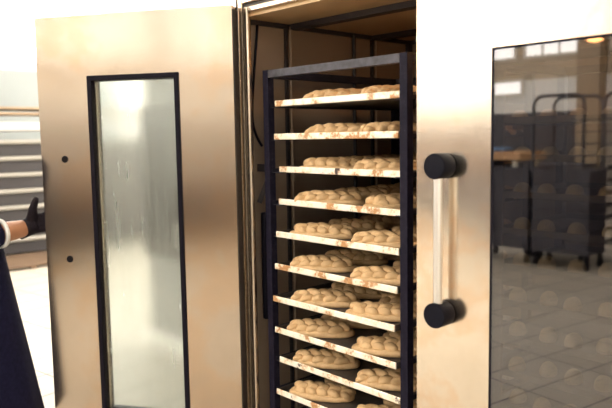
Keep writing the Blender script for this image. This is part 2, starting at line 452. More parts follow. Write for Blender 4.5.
# front frame: steel lip, dark gasket, outer steel strip - round the opening
def frame(name, m, xi, w, y0, y1, zi):
    bm = nb()
    box(bm, (xi-w, y0, 0.02), (xi, y1, zi+w), bev=min(w, y1-y0)*0.25)
    box(bm, (XR-(XL-xi)-0.0, y0, 0.02), (XR-(XL-xi)+w, y1, zi+w), bev=min(w, y1-y0)*0.25)
    box(bm, (xi, y0, zi), (XR-(XL-xi), y1, zi+w), bev=min(w, y1-y0)*0.25)
    return obj(name, bm, m, cab)
frame('frame_lip', M['steel_bright'], -2.083, 0.022, 1.648, 1.668, 1.978)
frame('frame_gasket', M['rubber'], -2.105, 0.014, 1.662, 1.668, 2.000)
frame('frame_strip', M['steel_bright'], -2.119, 0.024, 1.650, 1.668, 2.014)
frame('frame_seal', M['rubber'], -2.143, 0.012, 1.658, 1.668, 2.038)
bm = nb(); box(bm, (-2.36, 1.652, 0), (-2.155, 1.672, 2.26)); box(bm, (XR+0.005, 1.652, 0), (-0.06, 1.672, 2.26)); box(bm, (-2.155, 1.652, 2.05), (XR+0.005, 1.672, 2.26))
obj('fascia', bm, M['steel_bright'], cab)
# ribs in the cavity
for i, (y, r, m) in enumerate(((1.914, 0.0065, 'cavity'), (2.30, 0.0085, 'cavity_dark'), (2.45, 0.0065, 'cavity'))):
    bm = nb(); cyl(bm, (XL+0.018, y, 0.03), (XL+0.018, y, ZT-0.01), r, 12)
    if r < 0.01:
        for z in (1.52, 1.33, 0.9): cyl(bm, (XL+0.018, y, z-0.012), (XL+0.018, y, z+0.012), r+0.004, 12)
    obj('wall_pipe', bm, M[m], cab, True)
    if y != 2.30: obj('wall_channel', box(nb(), (XL, y-0.022, 0.03), (XL+0.010, y-0.008, ZT-0.005)), M['cavity_dark'], cab)
obj('corner_strip', box(nb(), (XL, YB-0.03, 0.02), (XL+0.02, YB, ZT)), M['cavity_dark'], cab)
obj('cornice_strip', box(nb(), (XL, 1.71, ZT-0.018), (XL+0.014, YB-0.03, ZT)), M['cavity_dark'], cab)
for y, h in ((1.935, 0.022), (2.45, 0.022)):
    obj('ceiling_rail', box(nb(), (XL+0.014, y-0.025, ZT-h), (XR, y+0.025, ZT)), M['cavity_dark'], cab)
obj('back_cornice_strip', box(nb(), (XL+0.02, YB-0.014, ZT-0.02), (XR, YB, ZT)), M['cavity_dark'], cab)
# bracket and bumper on the left wall
bm = nb(); box(bm, (XL, 1.735, 1.365), (-2.085, 1.76, 1.395))
tube(bm, [(XL+0.01, 1.735, 1.24), (-2.085, 1.76, 1.375)], 0.014, 4)
obj('wall_bracket', bm, M['cavity_dark'], cab)
bm = nb(); cyl(bm, (-2.115, 1.74, 0.76), (-2.115, 1.74, 1.20), 0.016, 14, 0.006)
obj('bumper_bar', bm, M['gasket'], cab, True)
# lamp under the ceiling of the right bay
bm = nb(); box(bm, (-1.27, 2.02, 1.88), (-1.02, 2.10, 1.94), bev=0.012)
lp = obj('cavity_lamp', bm, M['lamp_warm'], cab)
# cable hanging by the left wall (pinned to the panel)
def ptx(px, py, x):
    d = pt(px, py, 1.0)-EYE
    return EYE+d*(x/d.x)
pts = [ptx(257.5, 19, -2.143), ptx(256.8, 35, -2.142), ptx(254.6, 65, -2.140), ptx(252.6, 95, -2.140), ptx(252.2, 112, -2.140), ptx(253, 124, -2.140), ptx(256.5, 136, -2.140), ptx(262, 146, -2.142)]
def spline(p, n=6):
    p = [V(q) for q in p]; out = []
    for i in range(len(p)-1):
        a, b, c, d = p[max(i-1, 0)], p[i], p[i+1], p[min(i+2, len(p)-1)]
        for k in range(n):
            t = k/n
            out.append(0.5*((2*b)+(c-a)*t+(2*a-5*b+4*c-d)*t*t+(3*b-a-3*c+d)*t**3))
    return out+[p[-1]]
obj('cable', tube(nb(), spline(pts), 0.0055, 8), M['gasket'], cab, True)

# right door (shut). outer face y = 1.57
YD = 1.57
gx0, gx1, gz0, gz1 = -0.972, -0.56, 0.36, 1.722
dx0, dx1, dz0, dz1 = -1.214, -0.36, 0.06, 2.03
bm = nb()
box(bm, (dx0, YD, dz0), (gx0, 1.64, dz1)); box(bm, (gx1, YD, dz0), (dx1, 1.64, dz1))
box(bm, (gx0, YD, dz0), (gx1, 1.64, gz0)); box(bm, (gx0, YD, gz1), (gx1, 1.64, dz1))
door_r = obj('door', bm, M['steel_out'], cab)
obj('glass_pane', box(nb(), (gx0+0.006, YD+0.002, gz0+0.006), (gx1-0.006, YD+0.008, gz1-0.006)), M['dark_glass'], door_r)
bm = nb()
for lo, hi in (((gx0, YD+0.001, gz0), (gx0+0.006, YD+0.05, gz1)), ((gx1-0.006, YD+0.001, gz0), (gx1, YD+0.05, gz1)),
               ((gx0+0.006, YD+0.001, gz0), (gx1-0.006, YD+0.05, gz0+0.006)), ((gx0+0.006, YD+0.001, gz1-0.006), (gx1-0.006, YD+0.05, gz1))):
    box(bm, lo, hi)
obj('glass_seal', bm, M['gasket'], door_r)
HX = -1.1135
for z in (1.415, 0.999):
    bm = nb(); cyl(bm, (HX, YD-0.001, z), (HX, YD-0.056, z), 0.0355, 32, 0.003)
    obj('handle_mount', bm, M['knob'], door_r, True)
bm = nb(); cyl(bm, (HX, YD-0.036, 1.03), (HX, YD-0.036, 1.385), 0.0125, 20)
obj('handle_bar', bm, M['chrome'], door_r, True)

# left door (open). inner face seen from the camera
ANG = math.radians(33.0)
HG = V((-2.115, 1.60, 0)); td = V((-math.cos(ANG), -math.sin(ANG), 0)); nd = V((math.sin(ANG), -math.cos(ANG), 0))
def D(p):   # (distance from hinge, offset towards the room, z)
    return HG + td*p[0] + nd*p[1] + V((0, 0, p[2]))
TH, DW = 0.06, 0.858
wt0, wt1, wz0, wz1 = 0.226, 0.628, 0.34, 1.762
bm = nb()
box(bm, (0, -TH, dz0), (wt0, 0, 2.005), D); box(bm, (wt1, -TH, dz0), (DW, 0, 2.005), D)
box(bm, (wt0, -TH, dz0), (wt1, 0, wz0), D); box(bm, (wt0, -TH, wz1), (wt1, 0, 2.005), D)
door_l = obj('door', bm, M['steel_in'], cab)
bm = nb(); g = 0.020
box(bm, (wt0, -TH-0.004, wz0), (wt0+g, 0.006, wz1), D, 0.002); box(bm, (wt1-g, -TH-0.004, wz0), (wt1, 0.006, wz1), D, 0.002)
box(bm, (wt0+g, -TH-0.004, wz0), (wt1-g, 0.006, wz0+g), D, 0.002); box(bm, (wt0+g, -TH-0.004, wz1-g), (wt1-g, 0.006, wz1), D, 0.002)
obj('window_gasket', bm, M['gasket'], door_l)
bm = nb(); g2 = 0.027
box(bm, (wt1-g2, -0.035, wz0+g), (wt1-g, -0.016, wz1-g), D)
obj('glazing_bead', bm, M['steel_bright'], door_l)
bm = nb(); box(bm, (wt0+g, -0.036, wz0+g), (wt1-g2, -0.030, wz1-g), D)
obj('window_pane', bm, M['misted'], door_l)
for z in (1.425, 1.006):
    bm = nb(); cyl(bm, D((0.748, -0.004, z)), D((0.748, 0.004, z)), 0.0145, 18, 0.002)
    obj('bolt', bm, M['hole'], door_l, True)
for z in (1.425, 1.006):
    bm = nb(); cyl(bm, D((0.748, -TH, z)), D((0.748, -TH-0.056, z)), 0.0355, 28, 0.003)
    obj('handle_mount', bm, M['knob'], door_l, True)
bm = nb(); cyl(bm, D((0.748, -TH-0.036, 1.03)), D((0.748, -TH-0.036, 1.39)), 0.0125, 20)
obj('handle_bar', bm, M['chrome'], door_l, True)
bm = nb()
box(bm, (-0.004, -0.05, dz0+0.1), (0.0, -0.004, 1.99), D)
obj('hinge_strip', bm, M['rubber'], door_l)

# ------------------------------------------------------------------ rack trolley
TRZ = [1.640 - 0.1257*k for k in range(13)]
def make_rack(name, label, loc, W, DP, H, levels, group=None, m=M['rack']):
    t = thing(name, label, 'rack', loc, group); L = V(loc); s = 0.031
    def w(x, y, z): return (L.x+x, L.y+y, L.z+z)
    for x in (0, W-s):
        for y in (0, DP-s):
            obj('post', box(nb(), w(x, y, 0.10), w(x+s, y+s, H-0.0), bev=0.002), m, t)
    for y in (0, DP-s):
        obj('top_bar', box(nb(), w(s, y, H-0.031), w(W-s, y+s, H-0.001), bev=0.002), M['rack_worn'] if m is M['rack'] else m, t)
        obj('bottom_bar', box(nb(), w(s, y, 0.12), w(W-s, y+s, 0.15), bev=0.002), m, t)
    for x in (0, W-s):
        obj('side_bar', box(nb(), w(x, s, H-0.031), w(x+s, DP-s, H-0.001), bev=0.002), M['rack_dark'], t)
        obj('side_bar', box(nb(), w(x, s, 0.12), w(x+s, DP-s, 0.15), bev=0.002), M['rack_dark'], t)
    for z in levels:
        for k in (0, 1):
            x0, x1 = (s, s+0.055) if k == 0 else (W-s-0.028, W-s)
            bm = nb(); zz = z-0.0223
            box(bm, w(x0, 0.012, zz-0.003), w(x1, DP-0.01, zz))
            xa, xb = (x0, x0+0.003) if k == 0 else (x1-0.003, x1)
            box(bm, w(xa, 0.012, zz-0.003), w(xb, DP-0.01, zz+0.014))
            obj('runner', bm, M['rack_dark'], t)
    for x in (0.02, W-0.02):
        for y in (0.03, DP-0.03):
            bm = nb(); cyl(bm, w(x-0.014, y, 0.04), w(x+0.014, y, 0.04), 0.04, 18, 0.004)
            box(bm, w(x-0.019, y-0.012, 0.04), w(x-0.015, y+0.012, 0.10)); box(bm, w(x+0.015, y-0.012, 0.04), w(x+0.019, y+0.012, 0.10))
            box(bm, w(x-0.019, y-0.02, 0.096), w(x+0.019, y+0.02, 0.104))
            obj('caster', bm, M['gasket'], t)
    return t
RX0, RX1, RY = -2.061, -1.352, 1.700
ZF = 0.02     # cabinet floor plate
rackA = make_rack('rack_trolley', 'dark painted steel rack trolley full of braided loaves behind the open door',
                  (RX0, RY, ZF), RX1-RX0, 0.80, 1.760-ZF, [z-ZF for z in TRZ])

# ------------------------------------------------------------------ trays
def make_tray(name, W, DP, rim=M['tray_edge']):
    """sheet with a folded-down rim; origin at the front left top corner"""
    t = thing(name, '-', 'tray', (0, 0, 0))
    bm = nb(); box(bm, (0.004, 0.006, -0.022), (W-0.004, DP-0.006, -0.0195))
    box(bm, (0, 0.006, -0.022), (0.004, DP-0.006, 0.0)); box(bm, (W-0.004, 0.006, -0.022), (W, DP-0.006, 0.0))
    obj('sheet', bm, M['tray_sheet'], t)
    # front and back rims: rolled top edge with a lip that turns down
    n = 24
    prof = [(0.005, -0.001), (0.004, 0.001), (0.002, 0.001), (0.0, -0.002), (0.0, -0.019), (0.002, -0.022), (0.006, -0.022), (0.006, -0.016)]
    for side in (0, 1):
        bm = nb(); rings = []
        for i in range(n+1):
            x = W*i/n
            rings.append([bm.verts.new((x, (p[0] if side == 0 else DP-p[0]), p[1])) for p in prof])
        for a, b in zip(rings, rings[1:]):
            for k in range(len(prof)):
                bm.faces.new((a[k], a[(k+1) % 8], b[(k+1) % 8], b[k]))
        bm.faces.new(rings[0]); bm.faces.new(rings[-1])
        obj('rim', bm, rim, t)
    return t
tray0 = make_tray('baking_tray', 0.609, 0.775)
TX = -1.9975
TY = [1.706, 1.699, 1.722, 1.716, 1.699, 1.690, 1.677, 1.683, 1.704, 1.685, 1.700, 1.690, 1.700]
def tray_word(k): return 'topmost' if k == 0 else ORDS[k] + ' from the top'
trays = []
for k, z in enumerate(TRZ):
    o = tray0 if k == 0 else copy_tree(tray0)
    o.location = (TX, TY[k], z)
    o.rotation_euler = (0, math.radians([-0.15, 0, 0.25, 0.3, 0.25, 0.2, 0.1, 0.25, 0.25, 0.1, 0, 0, 0][k]), 0)
    tag(o, 'cream edged steel baking tray under braided loaves, %s in the open rack' % tray_word(k), 'tray', 'trays in the loaf rack')
    trays.append(o)

# ------------------------------------------------------------------ braided loaves
def make_loaf(name, seed, L=0.265, Wd=0.120):
    rnd = random.Random(seed)
    t = thing(name, '-', 'loaf', (0, 0, 0))
    # base: flattened oval of dough
    bm = nb(); nr, ns = 9, 40
    prof = [(0.95, 0.0), (1.0, 0.003), (1.01, 0.010), (0.985, 0.017), (0.93, 0.021), (0.80, 0.023), (0.5, 0.025), (0.2, 0.026)]
    rings = []
    wob = [rnd.uniform(-0.015, 0.015) for _ in range(ns)]
    for s, z in prof:
        ring = []
        for i in range(ns):
            a = 2*PI*i/ns; ca, sa = math.cos(a), math.sin(a)
            x = (abs(ca)**0.85)*(1 if ca >= 0 else -1)*L/2*(s+wob[i]*(s > 0.6)); y = (abs(sa)**0.85)*(1 if sa >= 0 else -1)*Wd/2*(s+wob[i]*(s > 0.6))
            ring.append(bm.verts.new((x, y, z)))
        rings.append(ring)
    for a, b in zip(rings, rings[1:]):
        for i in range(ns): bm.faces.new((a[i], a[(i+1) % ns], b[(i+1) % ns], b[i]))
    bm.faces.new(rings[0][::-1]); bm.faces.new(rings[-1])
    base = obj('dough_base', bm, M['dough'], t, True)
    # braid: fat strand loops laid over each other in three staggered rows, tilted like a plait
    bm = nb(); half = L/2
    def loop(x, y, z, ln, r, tilt, dip):
        pts, rads = [], []
        for i in range(11):
            u = -1+2*i/10
            q = V((u*ln, 0, -dip*u*u))
            q = V((q.x*math.cos(tilt), q.x*math.sin(tilt), q.z))
            pts.append(V((x, y, z))+q); rads.append(r*max(0.16, math.sqrt(max(0, 1-(abs(u)**2.4)))))
        tube(bm, pts, rads, 14)
    nrow = 5.3
    for row, (yy, zz, sgn, off) in enumerate(((-0.033, 0.0265, 1, 0.05), (0.031, 0.0265, -1, 0.25), (-0.006, 0.0365, -1, 0.55), (0.014, 0.0360, 1, 0.10))):
        for k in range(-1, 7):
            u = -1+2*(k+off+0.2)/nrow
            if abs(u) > 0.92: continue
            e = math.sqrt(max(0.05, 1-abs(u)**3.0))
            sc = (0.66+0.34*e)*rnd.uniform(0.93, 1.07)
            loop(u*half*0.88, yy*(0.25+0.75*e), 0.008+(zz-0.008)*(0.60+0.40*e)+rnd.uniform(-0.001, 0.001), 0.031*sc, 0.0190*sc, sgn*rnd.uniform(0.40, 0.62), 0.010)
    obj('braid', bm, M['dough'], t, True)
    return t
kinds = [make_loaf('braided_loaf', 11), make_loaf('braided_loaf', 23, 0.258, 0.124), make_loaf('braided_loaf', 37, 0.270, 0.118)]
used = [False]*3
rnd = random.Random(5)
# px of the left ends of the two front loaves on each tray -> offset along the tray
LOFF = [(0.245, 0.535), (0.25, 0.518), (0.18, 0.470), (0.18, 0.508), (0.152, 0.496), (0.160, 0.486), (0.190, 0.470), (0.150, 0.492), (0.156, 0.484), (0.150, 0.490), (0.15, 0.49), (0.16, 0.49), (0.15, 0.49)]
ROWS = ['at the front', 'in the second row', 'in the third row', 'in the back row']
for k, z in enumerate(TRZ):
    for r in range(4 if k < 6 else 3):
        if k > 10 and r > 1: continue
        for c in range(2):
            turned = c == 1 and k in (0, 1, 3)      # these lie nearly along the depth of the tray
            if turned and r == 1: continue
            i = rnd.randrange(3)
            x = TX + (0.472 if turned and r == 0 else min(LOFF[k][c], 0.484)) + (rnd.uniform(-0.015, 0.015) if r else 0)
            y = TY[k] + (0.152 if turned and r == 0 else 0.108) + 0.182*r + rnd.uniform(-0.006, 0.006)
            rz = math.radians(rnd.uniform(60, 68) if turned and r == 0 else rnd.uniform(25, 34)) + (PI if rnd.random() < 0.5 else 0)
            if used[i]: o = copy_tree(kinds[i])
            else: o = kinds[i]; used[i] = True
            o.location = (x, y, z-0.0192); o.rotation_euler = (0, 0, rz)
            side = ('left', 'right')[c]
            where = {0: 'at the front %s of the %s' % (side, lvl(k)), 1: 'behind the front %s loaf on the %s' % (side, lvl(k)),
                     2: 'third row back on the %s of the %s' % (side, lvl(k)), 3: 'last row back on the %s of the %s' % (side, lvl(k))}[r]
            tag(o, 'braided dough loaf ' + where, 'loaf', 'braided loaves on the rack trays')

# ------------------------------------------------------------------ second rack behind the dark glass, with round buns
BX, BY = -1.318, 2.08
BZ = [1.555 - 0.1257*k for k in range(11)]
rackB = make_rack('rack_trolley', 'second dark rack trolley of round buns, dim behind the dark glass of the shut door',
                  (BX, BY, ZF), 0.70, 0.56, 1.760-ZF, [z-ZF for z in BZ])
trayb = make_tray('baking_tray', 0.623, 0.54, M['tray_sheet'])
def make_bun():
    bm = nb(); ns = 20
    prof = [(0.0, 0.058), (0.35, 0.056), (0.65, 0.049), (0.86, 0.037), (0.98, 0.022), (1.0, 0.014), (0.95, 0.004), (0.88, 0.0)]
    rings = [[bm.verts.new((math.cos(2*PI*i/ns)*s*0.029, math.sin(2*PI*i/ns)*s*0.036, z*0.80)) for i in range(ns)] for s, z in prof[1:]]
    for a, b in zip(rings, rings[1:]):
        for i in range(ns): bm.faces.new((a[i], a[(i+1) % ns], b[(i+1) % ns], b[i]))
    bm.faces.new(rings[0]); bm.faces.new(rings[-1][::-1])
    return obj('dough_bun', bm, M['bun'], None, True)
bun0 = make_bun(); first = True
for k, z in enumerate(BZ):
    o = trayb if k == 0 else copy_tree(trayb)
    o.location = (BX+0.0385, BY+0.005, z)
    tag(o, 'baking tray of round buns behind dark door glass, %s in that rack' % tray_word(k), 'tray', 'trays behind the dark glass')
    for c in range(6):
        b = bun0 if first else bun0.copy()
        if not first: COL.objects.link(b)
        first = False
        b.location = (BX+0.0385+0.052+0.103*c+rnd.uniform(-0.008, 0.008), BY+0.10+rnd.uniform(-0.015, 0.015), z-0.0192)
        tag(b, 'pale bun behind dark glass, %s from left on the %s' % (ORDS[c], lvl(k)), 'bun', 'buns behind the dark glass')

# ------------------------------------------------------------------ room furniture: seen past the left door and mirrored in the steel and glass
# long shelving with pale edges at the far left wall
sh = thing('storage_shelf', 'long shelving unit with thick pale shelf edges far back on the left', 'shelf', (-9.3, 3.9, 0))
for x in (-9.66, -9.04):
    for y in (2.3, 5.4):
        obj('upright', box(nb(), (x, y, 0), (x+0.05, y+0.05, 1.95)), M['shelf_dark'], sh)
for zc in (1.935, 1.865):
    obj('top_rail', box(nb(), (-9.66, 2.3, zc-0.014), (-8.98, 5.45, zc+0.014)), M['shelf_brown'], sh)
obj('top_board', box(nb(), (-9.66, 2.3, 1.64), (-8.99, 5.45, 1.76), bev=0.02), M['shelf_grey'], sh)
for k in range(7):
    z = 1.50 - 0.212*k
    obj('shelf_board', box(nb(), (-9.64, 2.3, z-0.03), (-8.96, 5.45, z+0.028), bev=0.025, seg=3), M['shelf_bar'], sh)
    obj('pan_stock', box(nb(), (-9.62, 2.36, z-0.183), (-9.02, 5.39, z-0.031), bev=0.01), M['shelf_dark'], sh)

bd = obj('slats', nb(), M['slat_brown'])  # low slatted strip that gives the far floor a brown band
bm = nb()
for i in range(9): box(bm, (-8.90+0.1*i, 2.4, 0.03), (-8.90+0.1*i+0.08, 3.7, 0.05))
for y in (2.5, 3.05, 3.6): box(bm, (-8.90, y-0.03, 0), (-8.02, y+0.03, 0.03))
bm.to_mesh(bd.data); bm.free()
tag(bd, 'low brown duckboard on the floor before the far shelving', 'slats')

# tubular trolleys (mirrored in the dark glass)
def tube_rack(label, cx, y, W, H, Dp=0.5):
    t = thing('tube_trolley', label, 'rack', (cx, y, 0), 'tubular trolleys across the room')
    for yy in (y-Dp/2, y+Dp/2):
        r = 0.12; pts = [(cx-W/2, yy, 0.1), (cx-W/2, yy, H-r)]
        pts += [(cx-W/2+r-r*math.cos(a), yy, H-r+r*math.sin(a)) for a in [PI/2*i/6 for i in range(1, 7)]]
        pts += [(cx+W/2-r+r*math.sin(a), yy, H-r+r*math.cos(a)) for a in [PI/2*i/6 for i in range(0, 7)]]
        pts += [(cx+W/2, yy, 0.1)]
        obj('tube_frame', tube(nb(), pts, 0.02, 10), M['tube_dark'], t, True)
    for k in range(11):
        z = 0.25+0.14*k
        bm = nb()
        for x in (cx-W/2, cx+W/2): box(bm, (x-0.015, y-Dp/2, z-0.008), (x+0.015, y+Dp/2, z+0.008))
        for yy in (y-Dp/2, y+Dp/2): box(bm, (cx-W/2, yy-0.006, z-0.006), (cx+W/2, yy+0.006, z+0.006))
        obj('shelf_rail', bm, M['tube_dark'], t)
    for x in (cx-W/2, cx+W/2):
        for yy in (y-Dp/2, y+Dp/2):
            obj('caster', cyl(nb(), (x-0.012, yy, 0.05), (x+0.012, yy, 0.05), 0.05, 14), M['gasket'], t, True)
    return t
tube_rack('round topped dark tube trolley mirrored in the middle of the dark glass', -3.84, -4.75, 0.62, 1.94)
tube_rack('dark tube trolley mirrored at the right edge of the dark glass', -2.99, -4.75, 0.62, 1.94)
tray_t = {}
for cx, w in ((-3.84, 'middle'), (-2.99, 'right')):
    for k in range(7):
        z = 0.25+0.14*k+0.014
        b = obj('sheet_pan', box(nb(), (cx-0.27, -4.98, z), (cx+0.27, -4.52, z+0.03), bev=0.008), M['dark_crate'])
        tag(b, 'dark sheet pan, %s up in the tube trolley mirrored at the %s of the glass' % (ORDS[k], w), 'pan', 'sheet pans in the tube trolleys')
# dark crates on two dollies in front of the trolleys
for d, cx in enumerate((-4.26, -3.55)):
    side = ('left', 'right')[d]
    t = thing('crate_dolly', 'low dark dolly under the %s stack of crates mirrored in the glass' % side, 'dolly', (cx, -4.2, 0), 'dollies under the crates')
    obj('deck', box(nb(), (cx-0.34, -4.42, 0.17), (cx+0.34, -3.98, 0.20), bev=0.005), M['dark_crate'], t)
    for x in (cx-0.30, cx+0.30):
        for y in (-4.36, -4.04):
            bm = nb(); box(bm, (x-0.02, y-0.02, 0.06), (x+0.02, y+0.02, 0.17)); cyl(bm, (x-0.015, y, 0.045), (x+0.015, y, 0.045), 0.045, 14)
            obj('caster', bm, M['gasket'], t)
    for k in range(4):
        z = 0.2+0.225*k
        bm = nb(); a, b2, c, d2 = cx-0.33, cx+0.33, -4.41, -3.99
        box(bm, (a, c, z), (b2, d2, z+0.012)); box(bm, (a, c, z+0.012), (a+0.015, d2, z+0.215)); box(bm, (b2-0.015, c, z+0.012), (b2, d2, z+0.215))
        box(bm, (a+0.015, c, z+0.012), (b2-0.015, c+0.015, z+0.215)); box(bm, (a+0.015, d2-0.015, z+0.012), (b2-0.015, d2, z+0.215))
        box(bm, (a-0.012, c-0.012, z+0.19), (b2+0.012, c, z+0.22)); box(bm, (a-0.012, d2, z+0.19), (b2+0.012, d2+0.012, z+0.22))
        o = obj('plastic_crate', bm, M['dark_crate'])
        tag(o, 'dark plastic crate, %s in the %s stack mirrored in the door glass' % (['lowest', 'second up', 'third up', 'topmost'][k], side), 'crate', 'dark crates across the room')
# wooden bench mirrored at the left of the glass
tb = thing('work_table', 'wood topped work table mirrored at the left edge of the dark glass', 'table', (-7.0, -7.5, 0))
obj('tabletop', box(nb(), (-10.6, -8.0, 1.06), (-5.8, -7.1, 1.20), bev=0.01), M['wood'], tb)
for x in (-10.5, -8.2, -5.95):
    for y in (-7.9, -7.2):
        obj('leg', box(nb(), (x, y, 0), (x+0.06, y+0.06, 1.06)), M['pale_metal'], tb)
obj('dark_base_block', box(nb(), (-10.4, -7.9, 0.12), (-6.35, -7.22, 1.06)), M['dark_crate'], tb)  # dark block added under the tabletop to darken the steel's reflection
obj('lower_shelf', box(nb(), (-6.35, -7.9, 0.3), (-5.89, -7.14, 0.33)), M['pale_metal'], tb)
bm = nb(); box(bm, (-6.7, -7.6, 1.20), (-6.2, -7.3, 1.27), bev=0.03, seg=3)
tag(obj('plastic_tub', bm, M['blue_cloth'], None, True), 'blue plastic tub on the wood topped work table', 'tub')
# unseen cupboard row, added to mirror as the dark band in the steel
for i, cx in enumerate((-3.02, -1.80, -0.58)):
    w = ['left', 'middle', 'right'][i]
    t = thing('dark_band_cupboard', 'low dark brown cupboard added across the hall for its dark reflection, %s one in a row of three' % w, 'cupboard', (cx, -6.0, 0), 'low cupboards across the hall')
    obj('carcass', box(nb(), (cx-0.6, -6.4, 0.08), (cx+0.6, -5.62, 0.82), bev=0.01), M['dark_wood'], t)
    for s in (-1, 1):
        dr = obj('door', box(nb(), (cx+(0.003 if s > 0 else -0.595), -5.619, 0.1), (cx+(0.595 if s > 0 else -0.003), -5.60, 0.80), bev=0.004), M['dark_wood'], t)
        obj('handle', cyl(nb(), (cx+s*0.06, -5.585, 0.5), (cx+s*0.06, -5.585, 0.7), 0.012, 10), M['chrome'], dr, True)
    obj('plinth', box(nb(), (cx-0.58, -6.38, 0), (cx+0.58, -5.65, 0.08)), M['gasket'], t)
# orange pendant lamp
pl = thing('pendant_lamp', 'small orange pendant lamp mirrored in the upper right of the dark glass', 'lamp', (-4.1, -6.0, 4.2))
obj('cord', cyl(nb(), (-4.1, -6, 2.92), (-4.1, -6, 4.2), 0.006, 8), M['gasket'], pl)
bm = nb(); tube(bm, [(-4.1, -6, 2.92), (-4.1, -6, 2.88), (-4.1, -6, 2.80), (-4.1, -6, 2.76)], [0.03, 0.06, 0.16, 0.18], 24)
obj('shade', bm, M['column'], pl, True)
obj('bulb', ellipsoid(nb(), (-4.1, -6, 2.735), (0.10, 0.10, 0.03)), M['lamp_orange'], pl, True)

# ------------------------------------------------------------------ the person at the left edge
per = None
B = pt(-50, 245, 2.82); B = V((B.x, B.y, 0))
pf = (rt*0.80 + fw*0.60).normalized(); pr = V((pf.y, -pf.x, 0))
per = thing('person', 'person in dark navy apron and white cuff holding the open door with a black glove', 'person', tuple(B))
def Q(f, r, z): return B + pf*f + pr*r + V((0, 0, z))
wrist = pt(25.5, 228, 2.93); elbow = pt(-13, 236, 2.78)
elbow_out = elbow
sh_r = Q(0.0, 0.170, 1.375)
def lump(bm, p0, p1, r0, r1, n=8):
    pts = [V(p0).lerp(V(p1), i/n) for i in range(n+1)]
    rads = [r0+(r1-r0)*i/n for i in range(n+1)]
    tube(bm, pts, rads, 16)
    ellipsoid(bm, p0, (r0,)*3); ellipsoid(bm, p1, (r1,)*3)
def rotz(): return Matrix(((pf.x, pr.x, 0), (pf.y, pr.y, 0), (0, 0, 1)))
RZ = rotz()
bm = nb()
# trunk
for f, z, rx, ry, rz in ((0.0, 0.98, 0.115, 0.165, 0.14), (0.0, 1.12, 0.105, 0.145, 0.14), (0.005, 1.25, 0.115, 0.165, 0.13), (0.0, 1.36, 0.105, 0.175, 0.09)):
    ellipsoid(bm, Q(f, 0, z), (rx, ry, rz), rot=RZ)
lump(bm, Q(0, 0, 1.40), Q(0.02, 0, 1.54), 0.060, 0.052)
# head
ellipsoid(bm, Q(0.035, 0, 1.655), (0.098, 0.076, 0.115), 24, 16, RZ)
ellipsoid(bm, Q(0.065, 0, 1.595), (0.062, 0.056, 0.060), 20, 12, RZ)
lump(bm, Q(0.125, 0, 1.665), Q(0.146, 0, 1.635), 0.010, 0.015, 4)
for s in (-1, 1):
    ellipsoid(bm, Q(0.030, s*0.078, 1.645), (0.022, 0.010, 0.032), rot=RZ)
    ellipsoid(bm, Q(0.118, s*0.032, 1.690), (0.014, 0.020, 0.006), rot=RZ)
ellipsoid(bm, Q(0.122, 0, 1.596), (0.010, 0.024, 0.006), rot=RZ)
# arms
lump(bm, sh_r, elbow, 0.058, 0.050); lump(bm, elbow, wrist, 0.051, 0.037)
sh_l = Q(0, -0.170, 1.375); el_l = Q(-0.07, -0.26, 1.12); wr_l = Q(0.0, -0.28, 0.88)
lump(bm, sh_l, el_l, 0.056, 0.043); lump(bm, el_l, wr_l, 0.043, 0.030)
# left hand hanging relaxed
hd = (wr_l-el_l).normalized()
lump(bm, wr_l, wr_l+hd*0.075, 0.028, 0.034)
for j, (o_, l_) in enumerate(((0.027, 0.066), (0.009, 0.074), (-0.009, 0.068), (-0.026, 0.054))):
    a = wr_l+hd*0.09+V((0, 0, o_)); lump(bm, a, a+hd*l_*0.55, 0.0095, 0.0085, 3); lump(bm, a+hd*l_*0.55, a+hd*l_*0.9-pf*0.0+pr*0.02, 0.0085, 0.0075, 3)
lump(bm, wr_l+hd*0.03+V((0, 0, 0.022)), wr_l+hd*0.075+V((0, 0, 0.055)), 0.012, 0.009, 3)
# legs: right leg one step ahead
hip_r, hip_l = Q(0, 0.09, 0.92), Q(0, -0.09, 0.92)
kn_r, kn_l = Q(0.14, 0.10, 0.50), Q(-0.02, -0.10, 0.49)
an_r, an_l = Q(0.16, 0.10, 0.09), Q(-0.10, -0.10, 0.09)
lump(bm, hip_r, kn_r, 0.088, 0.058); lump(bm, kn_r, an_r, 0.056, 0.040)
lump(bm, hip_l, kn_l, 0.088, 0.058); lump(bm, kn_l, an_l, 0.056, 0.040)
remeshed('body', bm, 0.0085, M['skin'], per, 4)
# shoes
for an in (an_r, an_l):
    bm = nb(); a = V((an.x, an.y, 0.0))
    lump(bm, a+V((0, 0, 0.045))-pf*0.03, a+pf*0.15+V((0, 0, 0.038)), 0.045, 0.038)
    for v in bm.verts: v.co.z = max(v.co.z, 0.001)
    remeshed('shoe', bm, 0.009, M['shoe'], per, 3)
# eyes
for s in (-1, 1):
    obj('eye', ellipsoid(nb(), Q(0.121, s*0.032, 1.668), (0.010, 0.013, 0.008), rot=RZ), M['eye'], per, True)
# hair
bm = nb(); ellipsoid(bm, Q(0.018, 0, 1.685), (0.104, 0.086, 0.105), 24, 16, RZ)
bmesh.ops.delete(bm, geom=[v for v in bm.verts if (v.co-Q(0.05, 0, 1.72)).dot(pf) > 0.02 and v.co.z < 1.715 or v.co.z < 1.60], context='VERTS')
hr = obj('hair', bm, M['hair'], per, True)
md = hr.modifiers.new('thick', 'SOLIDIFY'); md.thickness = 0.012; md.offset = 0
